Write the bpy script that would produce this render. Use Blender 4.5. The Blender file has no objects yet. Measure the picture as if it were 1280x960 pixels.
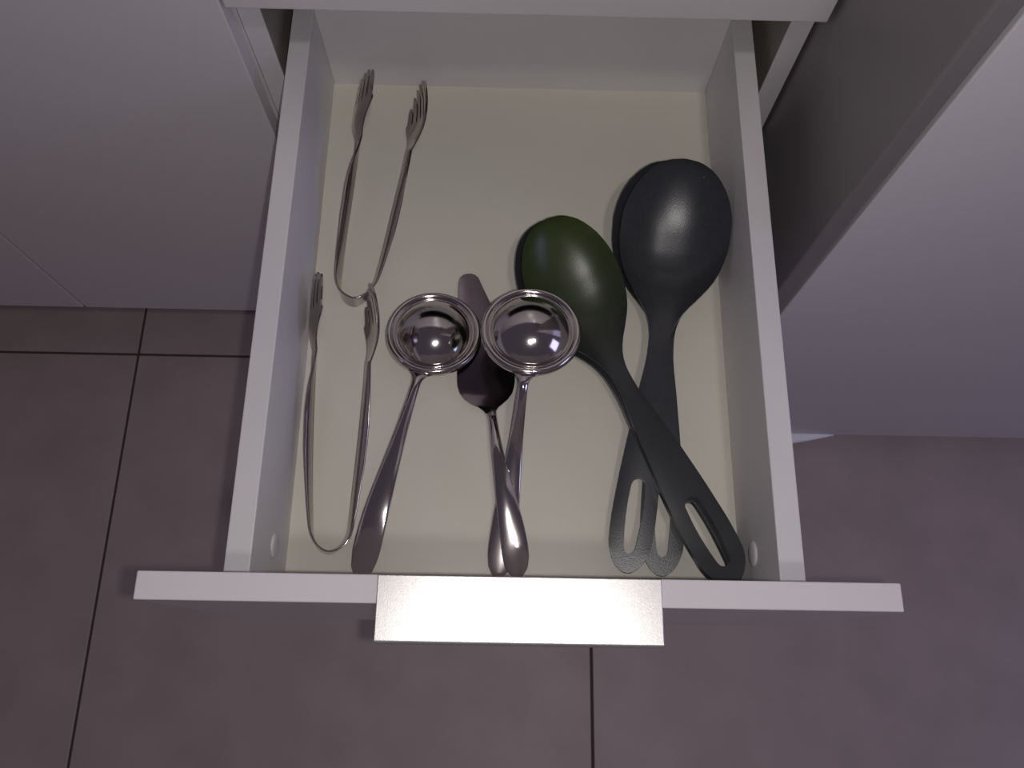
import bpy, bmesh, math
from mathutils import Vector, Matrix
C = bpy.context.scene.collection
# ------------------------------------------------------------ camera
CAM_Z = 1.035
F_PX = 1032.0
D = Vector((-18, 349, 1032)).normalized()          # world down in camera axes (x right, y down, z forward)
Fw = Vector((48, -3050, 1032)); Fw = (Fw - D * Fw.dot(D)).normalized()
Rw = D.cross(Fw) if D.cross(Fw).x > 0 else Fw.cross(D)
def c2w(v): return Vector((v.dot(Rw), v.dot(Fw), -v.dot(D)))
right = c2w(Vector((1, 0, 0))); up = c2w(Vector((0, -1, 0))); back = c2w(Vector((0, 0, -1)))
cd = bpy.data.cameras.new('camera'); cam = bpy.data.objects.new('camera', cd); C.objects.link(cam)
M = Matrix((right, up, back)).transposed().to_4x4(); M.translation = Vector((0, 0, CAM_Z))
cam.matrix_world = M
cd.sensor_width = 36; cd.lens = 36 * F_PX / 1280; cd.clip_start = .01; cd.clip_end = 50
bpy.context.scene.camera = cam
def at(px, py, Z):
    """point of the plane at height Z that stands at this place of the photograph (used to survey positions)"""
    r = c2w(Vector((px - 640, py - 480, F_PX)))
    t = (Z - CAM_Z) / r.z
    return Vector((0, 0, CAM_Z)) + r * t
# ------------------------------------------------------------ world and lights
S = bpy.context.scene
S.view_settings.view_transform = 'Standard'; S.view_settings.look = 'None'
S.view_settings.exposure = 0.0; S.view_settings.gamma = 1; S.view_settings.use_curve_mapping = False
w = bpy.data.worlds.new('room_light'); S.world = w; w.use_nodes = True
w.node_tree.nodes['Background'].inputs[0].default_value = (.75, .63, .84, 1)
w.node_tree.nodes['Background'].inputs[1].default_value = .082
def light(name, kind, loc, energy, color, **k):
    l = bpy.data.lights.new(name, kind); l.energy = energy; l.color = color
    for a, b in k.items(): setattr(l, a, b)
    o = bpy.data.objects.new(name, l); C.objects.link(o); o.location = loc; return o
fl = light('phone_flash', 'POINT', (.015, -.004, CAM_Z + .001), 3.7, (1, .95, .93), shadow_soft_size=.004)
cl = light('ceiling_light', 'AREA', (.28, -.43, 2.33), 3.9, (1, .93, .90), shape='DISK', size=.13)
wl = light('window_light', 'AREA', (1.9, -.35, 1.25), 5.5, (.54, .54, 1), shape='RECTANGLE', size=.7, size_y=.9)
wl.rotation_euler = (Vector((-.1, .2, .5)) - Vector(wl.location)).to_track_quat('-Z', 'Y').to_euler()
# ------------------------------------------------------------ materials
def mat(name, col, rough, metal=0, noise=None, bump=None, spec=.5, vary=None, coat=0):
    m = bpy.data.materials.new(name); m.use_nodes = True; nt = m.node_tree; b = nt.nodes['Principled BSDF']
    b.inputs['Base Color'].default_value = (*col, 1); b.inputs['Roughness'].default_value = rough
    b.inputs['Metallic'].default_value = metal; b.inputs['Specular IOR Level'].default_value = spec
    b.inputs['Coat Weight'].default_value = coat
    tc = nt.nodes.new('ShaderNodeTexCoord')
    if vary:      # (scale, second colour, detail)
        n = nt.nodes.new('ShaderNodeTexNoise'); n.inputs['Scale'].default_value = vary[0]; n.inputs['Detail'].default_value = vary[2]
        r = nt.nodes.new('ShaderNodeMix'); r.data_type = 'RGBA'
        r.inputs[6].default_value = (*col, 1); r.inputs[7].default_value = (*vary[1], 1)
        mr = nt.nodes.new('ShaderNodeMapRange'); mr.inputs[1].default_value = .35; mr.inputs[2].default_value = .65
        nt.links.new(tc.outputs['Object'], n.inputs['Vector']); nt.links.new(n.outputs['Fac'], mr.inputs[0])
        nt.links.new(mr.outputs[0], r.inputs[0]); nt.links.new(r.outputs[2], b.inputs['Base Color'])
    if bump:      # (scale, strength, distance)
        n = nt.nodes.new('ShaderNodeTexNoise'); n.inputs['Scale'].default_value = bump[0]; n.inputs['Detail'].default_value = 4
        bp = nt.nodes.new('ShaderNodeBump'); bp.inputs['Strength'].default_value = bump[1]; bp.inputs['Distance'].default_value = bump[2]
        nt.links.new(tc.outputs['Object'], n.inputs['Vector']); nt.links.new(n.outputs['Fac'], bp.inputs['Height'])
        nt.links.new(bp.outputs[0], b.inputs['Normal'])
    return m
M_lam = mat('white_laminate', (.66, .63, .65), .34, bump=(260, .10, .0004))
M_front = mat('glossy_white_front', (.66, .63, .65), .16, bump=(90, .03, .0003))
M_edge = mat('white_drawer_board', (.70, .68, .69), .42, bump=(300, .08, .0003), vary=(9, (.66, .64, .66), 3))
M_floorboard = mat('cream_drawer_bottom', (.69, .67, .585), .38, bump=(400, .06, .0002), vary=(5, (.66, .64, .56), 3))
M_tile = mat('taupe_tile', (.375, .302, .295), .48, bump=(45, .18, .0008), vary=(14, (.335, .268, .262), 6))
M_grout = mat('dark_grout', (.075, .05, .045), .9)
M_alu = mat('satin_aluminium', (.72, .71, .69), .36, metal=.85, bump=(1400, .25, .00012), vary=(600, (.66, .65, .64), 3))
M_steel = mat('polished_steel', (.60, .56, .55), .12, metal=1, bump=(60, .03, .0004))
M_steel2 = mat('tong_steel', (.44, .40, .385), .15, metal=1, bump=(120, .08, .0004))
M_blade = mat('server_blade_steel', (.20, .165, .185), .16, metal=1, bump=(80, .04, .0003))
M_plastic = mat('charcoal_nylon', (.034, .036, .043), .31, bump=(900, .35, .0002), vary=(240, (.041, .043, .051), 3))
M_rail = mat('grey_rail', (.55, .54, .50), .4, metal=.3)
M_grey = mat('grey_end_panel', (.19, .175, .18), .38, bump=(260, .1, .0004))
M_shaded = mat('shaded_white_board', (.26, .24, .205), .6)  # white board with the cabinet's inner shade put into its colour
M_white_plastic = mat('white_plastic', (.80, .80, .84), .3)
M_gasket = mat('shadow_gasket', (.06, .05, .05), .8)
def green_mat():
    m = mat('olive_nylon', (.03, .045, .012), .34, bump=(900, .3, .0002)); nt = m.node_tree; b = nt.nodes['Principled BSDF']
    tc = nt.nodes.new('ShaderNodeTexCoord'); sp = nt.nodes.new('ShaderNodeSeparateXYZ'); mr = nt.nodes.new('ShaderNodeMapRange')
    mr.inputs[1].default_value = .015; mr.inputs[2].default_value = .125
    rp = nt.nodes.new('ShaderNodeMix'); rp.data_type = 'RGBA'
    rp.inputs[6].default_value = (.034, .052, .010, 1); rp.inputs[7].default_value = (.030, .032, .036, 1)
    nt.links.new(tc.outputs['Object'], sp.inputs[0]); nt.links.new(sp.outputs[0], mr.inputs[0])
    nt.links.new(mr.outputs[0], rp.inputs[0]); nt.links.new(rp.outputs[2], b.inputs['Base Color']); return m
M_green = green_mat()
# ------------------------------------------------------------ helpers
def link(name, me, m, parent=None, smooth=False):
    o = bpy.data.objects.new(name, me); C.objects.link(o); me.materials.append(m)
    if smooth:
        for p in me.polygons: p.use_smooth = True
    if parent: o.parent = parent
    return o
def obj(name, bm, m, parent=None, smooth=False):
    bmesh.ops.recalc_face_normals(bm, faces=bm.faces[:])
    me = bpy.data.meshes.new(name); bm.to_mesh(me); bm.free(); return link(name, me, m, parent, smooth)
def add_box(bm, x0, x1, y0, y1, z0, z1, bev=.0006, seg=2):
    r = bmesh.ops.create_cube(bm, size=1); vs = r['verts']
    for v in vs: v.co = Vector(((x0 + x1) / 2 + v.co.x * (x1 - x0), (y0 + y1) / 2 + v.co.y * (y1 - y0), (z0 + z1) / 2 + v.co.z * (z1 - z0)))
    if bev:
        es = list({e for v in vs for e in v.link_edges})
        bmesh.ops.bevel(bm, geom=es, offset=bev, segments=seg, affect='EDGES', profile=.5)
def board(name, b, m, parent=None, bev=.0006):
    bm = bmesh.new(); add_box(bm, *b, bev=bev); return obj(name, bm, m, parent)
def thing(name, label, cat, loc=(0, 0, 0), group=None):
    o = bpy.data.objects.new(name, None); C.objects.link(o); o.empty_display_size = .05; o.location = loc
    o['label'] = label; o['category'] = cat
    if group: o['group'] = group
    return o
def tag(o, label, cat, group=None):
    o['label'] = label; o['category'] = cat
    if group: o['group'] = group
    return o
def spline(pts, x):
    """Catmull-Rom style 1D interpolation over (x, y) pairs, monotone inside flat spans"""
    if x <= pts[0][0]: return pts[0][1]
    for i in range(len(pts) - 1):
        if x <= pts[i + 1][0]:
            x0, y0 = pts[i]; x1, y1 = pts[i + 1]
            def slope(j):
                if j <= 0 or j >= len(pts) - 1: return (y1 - y0) / (x1 - x0)
                a = (pts[j][1] - pts[j - 1][1]) / (pts[j][0] - pts[j - 1][0]); b = (pts[j + 1][1] - pts[j][1]) / (pts[j + 1][0] - pts[j][0])
                return 0 if a * b <= 0 else 2 * a * b / (a + b)
            h = x1 - x0; t = (x - x0) / h; m0 = slope(i) * h; m1 = slope(i + 1) * h
            return (2*t**3-3*t*t+1)*y0 + (t**3-2*t*t+t)*m0 + (-2*t**3+3*t*t)*y1 + (t**3-t*t)*m1
    return pts[-1][1]
def curve3(pts, n):
    """smooth 3D polyline through pts, n samples, by chord length"""
    ds = [0]
    for a, b in zip(pts, pts[1:]): ds.append(ds[-1] + (b - a).length)
    ch = [[(d, p[k]) for d, p in zip(ds, pts)] for k in range(3)]
    def cr(c, x):
        for i in range(len(c) - 1):
            if x <= c[i + 1][0] + 1e-9:
                x0, y0 = c[i]; x1, y1 = c[i + 1]; h = x1 - x0
                s0 = (c[i + 1][1] - c[i - 1][1]) / (c[i + 1][0] - c[i - 1][0]) if i > 0 else (y1 - y0) / h
                s1 = (c[i + 2][1] - c[i][1]) / (c[i + 2][0] - c[i][0]) if i + 2 < len(c) else (y1 - y0) / h
                t = (x - x0) / h
                return (2*t**3-3*t*t+1)*y0 + (t**3-2*t*t+t)*s0*h + (-2*t**3+3*t*t)*y1 + (t**3-t*t)*s1*h
        return c[-1][1]
    return [Vector([cr(ch[k], ds[-1] * i / (n - 1)) for k in range(3)]) for i in range(n)], ds[-1]
def loft(bm, path, halfw, thick, wdir, shape='lens', n=14, camber=0):
    cam_ = camber if callable(camber) else (lambda t: camber)
    """sweep a flat section: halfw(t), thick(t) half sizes; wdir(t) the width direction"""
    rings = []; N = len(path)
    for i, p in enumerate(path):
        t = i / (N - 1); tan = (path[min(i + 1, N - 1)] - path[max(i - 1, 0)]).normalized()
        wd = wdir(t) if callable(wdir) else Vector(wdir); wd = (wd - tan * wd.dot(tan)).normalized(); nd = tan.cross(wd).normalized()
        hw = halfw(t); th = thick(t); ring = []
        for k in range(n):
            a = 2 * math.pi * k / n; c = math.cos(a); s = math.sin(a)
            if shape == 'strip': c = math.copysign(abs(c) ** .35, c); s = math.copysign(abs(s) ** .35, s)
            ring.append(bm.verts.new(p + wd * (hw * c) + nd * (th * s * (1 if shape != 'lens' else (1 - .25 * abs(c))) + cam_(t) * (c * c))))
        rings.append(ring)
    for a, b in zip(rings, rings[1:]):
        for k in range(n): bm.faces.new((a[k], a[(k + 1) % n], b[(k + 1) % n], b[k]))
    bm.faces.new(rings[0]); bm.faces.new(rings[-1])
def thicken(bm, dz):
    """give an open sheet a thickness: dz(v) returns the offset vector of the lower skin"""
    bmesh.ops.remove_doubles(bm, verts=bm.verts[:], dist=1e-6)
    faces = bm.faces[:]; verts = bm.verts[:]; low = {v: bm.verts.new(v.co + dz(v)) for v in verts}
    edges = [e for e in bm.edges if len(e.link_faces) == 1]
    for f in faces: bm.faces.new([low[v] for v in reversed(f.verts)])
    for e in edges:
        a, b = e.verts; bm.faces.new((a, b, low[b], low[a]))
# ============================================================ setting: the tiled floor
FX, FY, TS = -.4857, .382, .5972
floor = board('floor', (FX - 2 * TS, FX + 5 * TS, FY - 4 * TS, FY + TS, -.03, -.0025), M_grout, bev=0)
floor['kind'] = 'structure'
bm = bmesh.new(); g = .0016
add_box(bm, g, TS - g, g, TS - g, -.0100, 0, bev=.0009, seg=1)
first = None
for i in range(-2, 5):
    for j in range(-4, 1):
        if first is None:
            first = obj('tile', bm, M_tile, floor); t = first
        else: t = first.copy(); C.objects.link(t)
        t.location = (FX + i * TS, FY + j * TS, 0)
# ============================================================ cabinets
ZT = .594                       # top edge of the pulled-out front
YF, TH = .407, .016             # closed fronts: face plane and board thickness
XL, XR = -.1885, .2110
YC = YF + TH + .002             # front edge of the carcass boards
DB = .095                       # underside of the fronts
cab = thing('base_cabinet', 'white base cabinet with its drawer pulled open and full of serving utensils', 'cabinet', ((XL + XR) / 2, YF, 0))
def in_cab(c, o): o.parent = c; o.matrix_parent_inverse = Matrix.Translation(-Vector(c.location)); return o
def cb(name, b, m, c, bev=.0006): return in_cab(c, board(name, b, m, None, bev))
YB = YC + .55
def side(c, x0, x1):
    p = cb('side_panel', (x0, x1, YC + .0012, YB, DB, .86), M_shaded, c)  # white side, coloured dark for the shade inside the carcass
    e = board('edge_band', (x0, x1, YC, YC + .0011, DB, .86), M_lam, p, .0003)  # front edge keeps the board's white, as a strip on the shade-coloured side
    return p
side(cab, XL - .0005, XL + .0155)
side(cab, XR - .0155, XR + .0005)
cb('top_panel', (XL + .0157, XR - .0157, YC, YB, .844, .86), M_lam, cab)
cb('bottom_panel', (XL + .0157, XR - .0157, YC, YB, DB, DB + .016), M_shaded, cab)
cb('back_panel', (XL + .0157, XR - .0157, YB - .008, YB, DB + .017, .843), M_shaded, cab)
cb('drawer_front', (XL, XR, YF, YF + TH, ZT + .001, .855), M_lam, cab, .0009)['label'] = 'closed white drawer front above the open drawer'
cb('drawer_front', (XL, XR, YF, YF + TH, DB, ZT - .184), M_lam, cab, .0009)['label'] = 'closed white drawer front hidden below the open drawer'
cb('plinth', (XL, XR, YF + .06, YF + .075, 0, DB - .002), M_lam, cab)
for x0, x1 in ((XL + .0157, XL + .0235), (XR - .0235, XR - .0157)):
    cb('runner', (x0, x1, YC + .006, YC + .46, .455, .480), M_rail, cab, .001)
# pulled-out drawer
YO = .0283; YI = .0430          # front board: outer and inner face
BX0, BX1 = -.1660, .1858        # outer width of the box
ZS = .5265                      # top of the box sides
ZB = .441                       # surface of the drawer bottom
ST = .0157
YBK = .471                      # inner face of the back board
drw = board('drawer', (BX0 + ST, BX1 - ST, YBK, YBK + .0157, ZB - .012, ZS), M_edge)
drw['label'] = 'pulled-out white drawer with a metal lip handle'
in_cab(cab, drw)
def db(name, b, m, bev=.0006): return board(name, b, m, drw, bev)
db('front_panel', (XL, XR, YO, YI, ZT - .180, ZT), M_front, .0008)
db('side_panel', (BX0, BX0 + ST, YI + .0002, YBK + .016, ZB - .014, ZS), M_edge, .0008)
db('side_panel', (BX1 - ST, BX1, YI + .0002, YBK + .016, ZB - .014, ZS), M_edge, .0008)
bp = db('bottom_panel', (BX0 + ST - .002, BX1 - ST + .002, YI + .0002, YBK + .002, ZB - .010, ZB), M_floorboard, .0001)
bp['label'] = 'cream drawer bottom board'
for x0, x1 in ((BX0 - .008, BX0 - .0003), (BX1 + .0003, BX1 + .008)):
    db('runner', (x0, x1, YI + .01, YBK + .01, .430, .452), M_rail, .001)
# screw caps on the inner faces of the sides
def cap(x, s, y, z):
    bm = bmesh.new(); r = .0085; n = 24
    prof = [(r, 0), (r, .0006), (r * .88, .0014), (r * .45, .0019), (0.0001, .0020)]
    rings = [[bm.verts.new((x + s * h, y + q * math.cos(2*math.pi*k/n), z + q * math.sin(2*math.pi*k/n))) for k in range(n)] for q, h in prof]
    for a, b in zip(rings, rings[1:]):
        for k in range(n): bm.faces.new((a[k], a[(k+1) % n], b[(k+1) % n], b[k]))
    bm.faces.new(rings[0]); bm.faces.new(rings[-1])
    o = obj('screw_cap', bm, M_edge, drw, True); return o
cap(BX0 + ST, 1, .072, ZB + .036); cap(BX1 - ST, -1, .072, ZB + .036)
# lip handle: a folded plate that sits on the top edge, reaches forward and turns down
hx0 = at(472, 722, ZT + .0012).x; hx1 = at(827, 722, ZT + .0012).x
bm = bmesh.new()
yb = YI - .0002; yf = .0085; zt = ZT + .0016
prof = [(yb, zt - .0001), (yb, zt)] 
outline = [(yb, ZT + .0001), (yb, zt)]
for k in range(9):
    a = math.pi / 2 * k / 8; outline.append((yf + .002 - .002 * math.sin(a), zt - .002 + .002 * math.cos(a)))
outline += [(yf, ZT - .013), (yf + .0014, ZT - .013), (yf + .0014, zt - .0026), (YO - .0004, zt - .0026) , (YO - .0004, ZT + .0001)]
va = [bm.verts.new((hx0, y, z)) for y, z in outline]; vb = [bm.verts.new((hx1, y, z)) for y, z in outline]
bm.faces.new(va); bm.faces.new(list(reversed(vb)))
for k in range(len(va)): bm.faces.new((va[k], va[(k+1) % len(va)], vb[(k+1) % len(va)], vb[k]))
ve = [e for e in bm.edges if abs(e.verts[0].co.x - e.verts[1].co.x) < 1e-6 and min(e.verts[0].co.y, e.verts[1].co.y) < yf + .0025 and max(e.verts[0].co.y, e.verts[1].co.y) < yf + .01]
h = obj('handle', bm, M_alu, drw); h['label'] = 'satin metal lip handle'
bv = h.modifiers.new('bevel', 'BEVEL'); bv.width = .0005; bv.segments = 2; bv.limit_method = 'ANGLE'
# neighbours on the left
LX = -.5155
def neighbour(x0, x1, label):
    c = thing('base_cabinet', label, 'cabinet', ((x0 + x1) / 2, YF, 0))
    cb('side_panel', (x0, x0 + .0155, YC, YB, DB, .86), M_lam, c)
    cb('side_panel', (x1 - .0155, x1, YC, YB, DB, .86), M_lam, c)
    cb('bottom_panel', (x0 + .0157, x1 - .0157, YC, YB, DB, DB + .016), M_shaded, c)
    cb('top_panel', (x0 + .0157, x1 - .0157, YC, YB, .844, .86), M_lam, c)
    cb('door', (x0 + .0014, x1 - .0014, YF, YF + TH, DB, .855), M_lam, c, .001)
    cb('plinth', (x0, x1, YF + .06, YF + .075, 0, DB - .002), M_lam, c)
    return c
neighbour(LX, XL - .001, 'white base cabinet with a plain closed door, left of the open drawer')
neighbour(LX - .60, LX - .0002, 'white base cabinet cut off by the left edge, beyond the door seam')
# the unit on the right stands further forward
RX, RY, RZ = .2140, .2790, .036
tc_ = thing('tall_cabinet', 'white cabinet standing further forward, right of the open drawer', 'cabinet', (RX + .3, RY, 0))
cb('side_panel', (RX, RX + .0140, RY, YB, 0, 1.30), M_grey, tc_, .0020)['label'] = 'grey side panel with a lighter front edge'
cb('door', (RX + .0165, RX + .60, RY, RY + .018, RZ, 1.295), M_lam, tc_, .001)
cb('side_panel', (RX + .60, RX + .6155, RY + .002, YB, 0, 1.30), M_lam, tc_)
cb('back_panel', (RX + .0158, RX + .5998, RY + .30, RY + .31, 0, 1.30), M_shaded, tc_)
cb('plinth', (RX + .0158, RX + .5998, RY + .05, RY + .062, 0, RZ + .02), M_lam, tc_)
# curved pale cover under the door's corner
bm = bmesh.new(); a0 = RX + .016; a1 = at(1043, 546, RZ).x; n = 16; top = []; bot = []
R = []
for k in range(n + 1):
    t = k / n; x = a0 + (a1 - a0) * t; d = .022 * (1 - t ** 2.2) + .0004
    R.append([bm.verts.new(c) for c in ((x, RY + .03, RZ - .001), (x, RY - d * .7, RZ - .001), (x, RY - d, RZ - .003), (x, RY - d * .8, RZ - .007), (x, RY + .03, RZ - .008))])
for a, b in zip(R, R[1:]):
    for k in range(5): bm.faces.new((a[k], a[(k+1) % 5], b[(k+1) % 5], b[k]))
bm.faces.new(R[0]); bm.faces.new(R[-1])
o = in_cab(tc_, obj('corner_cover', bm, M_white_plastic, None, True)); o['label'] = 'pale plastic cover under the door corner'
# ============================================================ steel ladles
def handle_w(t):    # half width along a flatware handle
    return spline([(0, .0042), (.08, .0034), (.25, .0042), (.5, .0066), (.72, .0090), (.86, .0096), (.95, .0078), (1, .0030)], t)
def handle_t(t): return spline([(0, .0016), (.1, .0026), (.4, .0020), (.8, .0011), (1, .0006)], t)
def ladle(label, c, end, zc, path_mid):
    """c: middle of the mouth, end: tip of the handle (world points)"""
    root = thing('ladle', label, 'ladle', (c.x, c.y, ZB))
    bm = bmesh.new(); n = 72
    R0 = .0338; h0 = .0166; zc_ = h0 - R0
    prof = [(0.0002, h0)] + [(R0 * math.sin(a), zc_ + R0 * math.cos(a)) for a in [math.radians(3.45 * k) for k in range(1, 18)]]
    rb, zb_ = prof[-1]
    prof += [(.0294, -.0009), (.0299, -.0014), (.0305, -.0012), (.0313, -.0002), (.0326, .0010), (.0340, .0014), (.0354, .0006), (.0364, -.0012), (.0367, -.0026), (.0364, -.0034), (.0358, -.0030), (.0350, -.0012),
             (.0338, -.0002), (.0326, -.0006), (.0314, -.0018), (.0304, -.0028), (.0294, -.0029), (.0284, -.0020)]
    prof += [(q_ * .955, z_ - .0013) for q_, z_ in reversed([(0.0002, h0)] + [(R0 * math.sin(a), zc_ + R0 * math.cos(a)) for a in [math.radians(3.45 * k) for k in range(1, 18, 2)]])]
    rings = []
    for r, z in prof: rings.append([bm.verts.new((r * math.cos(2*math.pi*k/n), r * math.sin(2*math.pi*k/n), z)) for k in range(n)])
    for a, b in zip(rings, rings[1:]):
        for k in range(n): bm.faces.new((a[k], a[(k+1) % n], b[(k+1) % n], b[k]))
    bm.faces.new(rings[0]); bm.faces.new(rings[-1])
    bowl = obj('bowl', bm, M_steel, root, True); bowl.location = (0, 0, c.z - ZB)
    hd_ = end - c; bowl.rotation_euler = Matrix.Rotation(math.radians(9), 3, Vector((-hd_.y, hd_.x, 0)).normalized() * -1).to_euler()
    o = Vector((c.x, c.y, ZB)); dirv = (end - c); dirv.z = 0; dirv.normalize()
    s0 = c + dirv * .0345 + Vector((0, 0, .0040))
    pts = [s0, s0 + dirv * .010 + Vector((0, 0, .0030))] + path_mid(s0, end) + [end]
    path, L = curve3([p - o for p in pts], 44)
    side = Vector((-dirv.y, dirv.x, 0))
    bm = bmesh.new()
    def hw(t): return handle_w(t) if t > .06 else handle_w(t) + .006 * (1 - t / .06) ** 2
    loft(bm, path, hw, handle_t, side, n=18)
    obj('handle', bm, M_steel, root, True)
    return root
zr = ZB + .0100
cL = at(542, 415, zr); eL = at(449, 724, ZB + .006); eL.y = max(eL.y, YI + .003)
ladle('steel ladle on the left, lying bowl up beside the lower tongs', cL, eL, zr, lambda a, b: [a.lerp(b, .35) + Vector((0, 0, .007)), a.lerp(b, .70) + Vector((0, 0, .010))])
zr = ZB + .0450
cR = at(664, 412, zr); eR = at(622, 722, ZB + .003); eR.y = max(eR.y, YI + .003)
ladle('steel ladle on the right, its handle crossed under the cake server', cR, eR, zr, lambda a, b: [a.lerp(b, .35) + Vector((0, 0, -.006)), a.lerp(b, .72) + Vector((0, 0, -.006))])
# ============================================================ cake server
zb = ZB + .004
root = thing('cake_server', 'steel cake server lying under the two ladle bowls', 'cake server', at(607, 470, ZB))
O = Vector(root.location)
L_ = [(342, 584), (343.5, 579), (347, 575), (354, 573), (375, 572.5), (420, 572), (460, 571.5), (478, 571.5), (490, 574), (499, 580), (505, 589), (509, 598), (513, 604), (518, 608)]
R_ = [(342, 590), (343.5, 594), (347, 598), (354, 601), (375, 611), (420, 632), (440, 641), (460, 644), (478, 643.5), (490, 641), (499, 635), (505, 628), (509, 623), (513, 620.5), (518, 619)]
bm = bmesh.new(); rows = []
ys = [342, 343.5, 347, 354, 365, 380, 400, 420, 440, 455, 468, 478, 485, 492, 499, 505, 509, 513, 518]
for y in ys:
    xl = spline(L_, y); xr = spline(R_, y); row = []
    zz = zb + .0005 + max(0, (y - 492) / 26) ** 2 * .006
    for k in range(9):
        u = k / 8; p = at(xl + (xr - xl) * u, y, zz) - O
        p.z += .0007 * (abs(2 * u - 1) ** 2.5) * (1 if 350 < y < 500 else 0); row.append(bm.verts.new(p))
    rows.append(row)
for a, b in zip(rows, rows[1:]):
    for k in range(8): bm.faces.new((a[k], a[k+1], b[k+1], b[k]))
thicken(bm, lambda v: Vector((0, 0, -.0013)))
o = obj('blade', bm, M_blade, root, True)
m_ = o.modifiers.new('edge', 'EDGE_SPLIT'); m_.split_angle = math.radians(50)
pts = [at(613.5, 514, zb + .005), at(616, 524, zb + .0095), at(622, 565, ZB + .0205), at(632, 620, ZB + .0215), at(643, 680, ZB + .017), at(647, 722, ZB + .012)]
pts[-1].y = max(pts[-1].y, YI + .004)
path, L = curve3([p - O for p in pts], 44)
d = (pts[-1] - pts[0]); side = Vector((-d.y, d.x, 0)).normalized()
bm = bmesh.new(); loft(bm, path, lambda t: handle_w(min(1, t)) * .97, handle_t, side, n=18)
obj('handle', bm, M_steel, root, True)
# ============================================================ serving tongs
def tongs(label, bendpts, lean, headlen, headlean):
    """bendpts: photo-surveyed plan of the strip from the left neck round the bend to the right neck"""
    z0 = ZB
    P = [at(x, y, z0 + h) for x, y, h in bendpts]
    mid = P[len(P) // 2]
    root = thing('serving_tongs', label, 'tongs', (mid.x, mid.y, ZB)); O = Vector(root.location)
    path, L = curve3([p - O for p in P], 130)
    wa = Vector(lean).normalized(); wd = Vector(headlean).normalized()
    def wdir(t):
        k = max(0, 1 - min(t, 1 - t) / .13); k = k * k * (3 - 2 * k)
        j = max(0, min(1, (t - .38) / .24)); j = j * j * (3 - 2 * j); return wa.lerp(Vector((.36, 0, .93)), j).lerp(wd, k)
    bm = bmesh.new()
    loft(bm, path, lambda t: spline([(0, .0062), (.1, .0078), (.5, .0088), (.9, .0082), (1, .0062)], t), lambda t: .0008, wdir, 'strip', n=16, camber=lambda t: .0044 * min(1, abs(t - .5) / .25) * min(1, .2 + 5 * min(t, 1 - t)))
    obj('spring_arms', bm, M_steel2, root, True)
    for side in (0, 1):
        if side == 0: p, q = path[0], path[5]; inward = 1
        else: p, q = path[-1], path[-6]; inward = -1
        a = (p - q).normalized()
        b = (wd - a * wd.dot(a)).normalized(); nrm = a.cross(b).normalized()
        if nrm.x * inward < 0: nrm = -nrm
        def S(u, v):       # u along, v across
            W = .0225
            c = -.0042 * (1 - (v / W) ** 2) * min(1, u / .02)
            curl = (1.0 if side == 0 else 6.5) * max(0, u - .020) ** 2
            return p + a * (u - .002) + b * v + nrm * (c + curl)
        bm = bmesh.new(); Wp = [(0, .0060), (.008, .0095), (.018, .0165), (.028, .0213), (.036, .0222), (.040, .0222)]
        N = 6; us = [0, .004, .008, .013, .018, .023, .026, .029]
        base = .029; nf = N; gap = .0013
        def vcol(u):
            hw_ = spline(Wp, u); cols = []
            for f in range(nf):
                lo = -hw_ + 2 * hw_ * f / nf; hi = -hw_ + 2 * hw_ * (f + 1) / nf
                cols += [lo, (lo + hi) / 2]
            cols.append(hw_); return cols
        rows = [[bm.verts.new(S(u, v)) for v in vcol(u)] for u in us]
        for r0, r1 in zip(rows, rows[1:]):
            for k in range(len(r0) - 1): bm.faces.new((r0[k], r0[k+1], r1[k+1], r1[k]))
        cs = vcol(base)
        for f in range(nf):
            lo, mi, hi = cs[2*f], cs[2*f+1], cs[2*f+2]
            tip = base + .008 + headlen * math.sqrt(max(0, 1 - (mi / .0258) ** 2))
            tip -= (.0215 - mi) * .30
            prev = None; M_ = 9
            for k in range(M_):
                t = k / (M_ - 1); u = base + (tip - base) * t
                hwf = (hi - lo) / 2 * (1 if k == 0 else (.66 if t < .55 else .66 * math.sqrt(max(.02, 1 - ((t - .55) / .45) ** 2))))
                conv = mi * (1 - .10 * t)
                row = [bm.verts.new(S(u, conv - hwf)), bm.verts.new(S(u, conv)), bm.verts.new(S(u, conv + hwf))]
                if prev:
                    for j in range(2): bm.faces.new((prev[j], prev[j+1], row[j+1], row[j]))
                prev = row
        thicken(bm, lambda v, n_=nrm: -n_ * .0012)
        hd = obj('fork_head', bm, M_steel2, root, True)
        m_ = hd.modifiers.new('edge', 'EDGE_SPLIT'); m_.split_angle = math.radians(50)
    return root
T1 = [(450, 172, .024), (443, 225, .020), (434, 285, .0145), (426, 335, .010), (424, 357, .0095), (430, 371, .009), (442, 377, .009), (455, 371, .009), (465, 358, .0095), (472, 338, .010), (482, 300, .012), (496, 243, .018), (510, 188, .024)]
T2 = [(395, 436, .024), (392, 500, .018), (390, 570, .0125), (390, 640, .010), (391, 668, .0095), (398, 684, .009), (410, 690, .009), (423, 685, .009), (433, 672, .0095), (437, 650, .010), (443, 600, .014), (450, 540, .020), (459, 452, .032)]
tongs('polished steel fork tongs near the back of the drawer', T1, (-.10, 0, .97), .026, (.52, 0, .9))
tongs('polished steel fork tongs nearest the drawer front, beside the left ladle', T2, (.02, 0, .97), .026, (.38, 0, .92))
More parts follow.
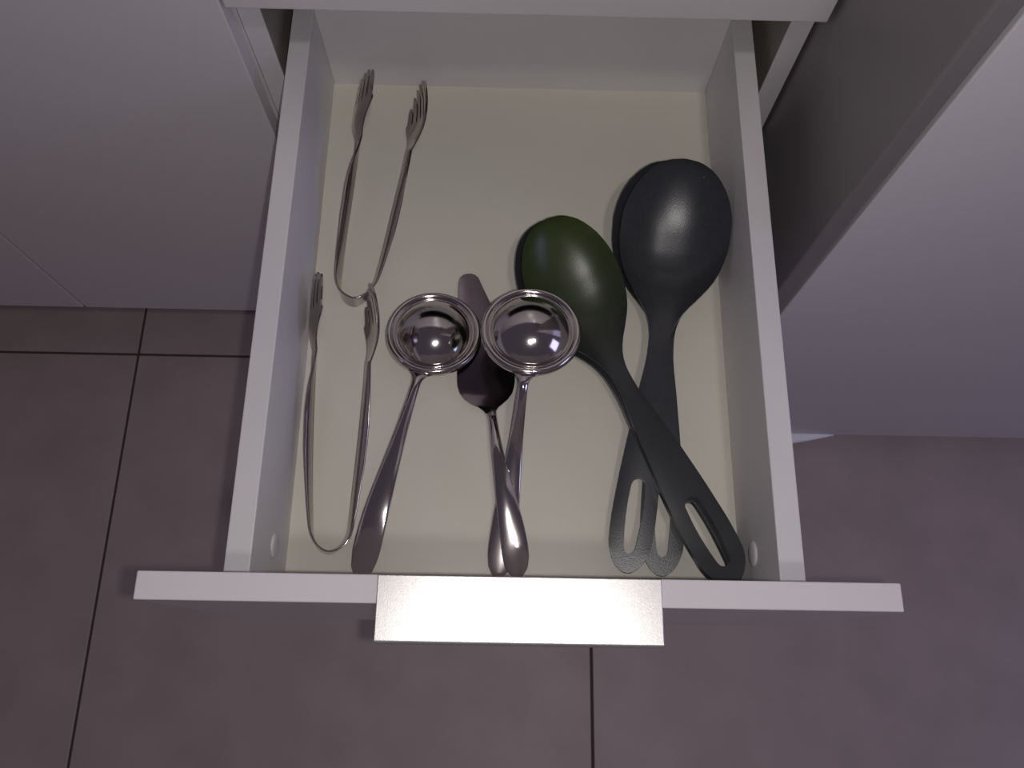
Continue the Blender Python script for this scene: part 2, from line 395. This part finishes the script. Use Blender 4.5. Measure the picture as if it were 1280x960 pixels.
# ============================================================ plastic spoons
SW = [(0, .0), (.0012, .010), (.004, .0178), (.009, .0256), (.017, .0330), (.028, .0392), (.042, .0428), (.056, .0432), (.070, .0408), (.084, .0355), (.098, .0258), (.110, .0165), (.122, .0105), (.134, .0080), (.148, .0074),
      (.180, .0100), (.215, .0128), (.245, .0150), (.275, .0162), (.293, .0156), (.304, .0125), (.311, .0078), (.3145, .0030), (.315, .0)]
def spoon_mesh(hwf=1.0, sw=1.0):
    bm = bmesh.new(); L = .315
    ss = [0, .0004, .0012, .0025, .004, .0065, .009, .013] + [.018 + .0055 * k for k in range(22)]
    ss += [.142, .150, .160, .170, .180, .190, .200, .210, .220, .230, .238, .2455, .2465, .248, .2505, .254, .259, .266, .274, .282, .288, .293, .2965, .299, .3005, .302, .3035, .306, .309, .3115, .3135, .3145, .315]
    ss = sorted(set(ss))
    def q(s):      # half width of the hanging slot
        a, b = .2455, .3020
        if s <= a or s >= b: return 0
        t = (s - a) / (b - a); end = min(1, math.sqrt(max(0, 1 - (1 - min(1, t / .09)) ** 2)), math.sqrt(max(0, 1 - (1 - min(1, (1 - t) / .10)) ** 2)))
        return (.0040 + .0020 * math.sin(math.pi * min(1, t * .95 + .1))) * end * sw
    def z(s, u, w):
        rim = spline([(0, .0560), (.03, .0415), (.05, .0330), (.065, .0270), (.09, .0190), (.11, .0150), (.13, .0140), (.16, .0150), (.20, .0145), (.26, .0110), (.315, .0075)], s)
        dep = .0200 * (min(1, w / .043)) ** 1.0 * (1 if s < .075 else max(0, 1 - ((s - .075) / .06)) ** .8 if s < .135 else 0)
        x = u / w if w > 1e-5 else 0
        zz = rim - dep * (1 - abs(x) ** 2.4) ** .9 if abs(x) < 1 else rim
        if s > .135: zz -= .0014 * min(1, (s - .135) / .03) * max(0, min(1, (.300 - s) / .04)) * x * x
        return zz
    K = 9; rows = []
    for s in ss:
        w_ = max(spline(SW, s), .0004) * (1 + (hwf - 1) * max(0, min(1, (s - .13) / .06))); qq = q(s); row = []
        us = [-w_ + (w_ - qq) * k / (K - 1) for k in range(K)] + [qq + (w_ - qq) * k / (K - 1) for k in range(K)]
        rows.append([bm.verts.new((s, u, z(s, u, w_))) for u in us])
    for a, b in zip(rows, rows[1:]):
        for k in range(2 * K - 1):
            if k == K - 1: continue
            bm.faces.new((a[k], a[k+1], b[k+1], b[k]))
    def th(v):
        s = v.co.x; t = .0024 if s < .11 else .0024 + .0032 * min(1, (s - .11) / .05)
        return Vector((0, 0, -t))
    thicken(bm, th)
    bmesh.ops.recalc_face_normals(bm, faces=bm.faces[:])
    me = bpy.data.meshes.new('serving_spoon'); bm.to_mesh(me); bm.free()
    for p in me.polygons: p.use_smooth = True
    return me
def spoon(label, c, end, m, lift, zend, scale, roll=0, hwf=1.0, sw=1.0):
    """c: photo place of the bowl's middle, end: photo place of the handle's tip"""
    me = spoon_mesh(hwf, sw); o = link('serving_spoon', me, m)
    a = at(c[0], c[1], ZB + lift + .030); b = at(end[0], end[1], ZB + zend)
    d = b - a; Lh = math.hypot(d.x, d.y)
    yaw = math.atan2(d.y, d.x)
    sc = Lh / (.315 - .050) * 1.0
    pitch = math.asin(max(-.4, min(.4, ((zend - .0075) - lift) / (.265 * sc))))
    X = Matrix.Rotation(yaw, 4, 'Z') @ Matrix.Rotation(-pitch, 4, 'Y') @ Matrix.Rotation(math.radians(roll), 4, 'X')
    mat_ = Matrix.Translation((a.x, a.y, ZB + lift)) @ X @ Matrix.Diagonal((sc, scale, (sc + scale) / 2, 1)) @ Matrix.Translation((-.050, 0, 0))
    o.matrix_world = mat_
    bv = o.modifiers.new('bevel', 'BEVEL'); bv.width = .0009; bv.segments = 2; bv.limit_method = 'ANGLE'; bv.angle_limit = math.radians(50)
    wn = o.modifiers.new('normals', 'WEIGHTED_NORMAL'); wn.keep_sharp = True
    tag(o, label, 'spoon'); return o
spoon('charcoal round serving spoon underneath the other dark one, its rim showing at the left', (838, 290), (829, 720), M_plastic, .0030, .0075, .95, roll=6)
spoon('charcoal round serving spoon on top, nested in its twin against the right side', (850, 289), (784, 716), M_plastic, .0105, .0140, .955, roll=7)
spoon('dark serving spoon underneath the green one, only its left rim clear of it', (711, 357), (921, 736), M_plastic, .0002, .0260, .855, hwf=1.1, sw=.9)
spoon('dark green serving spoon on top, its bowl nearest the right ladle', (719, 353), (922, 731), M_green, .0058, .0345, .85, hwf=1.25, sw=1.3)
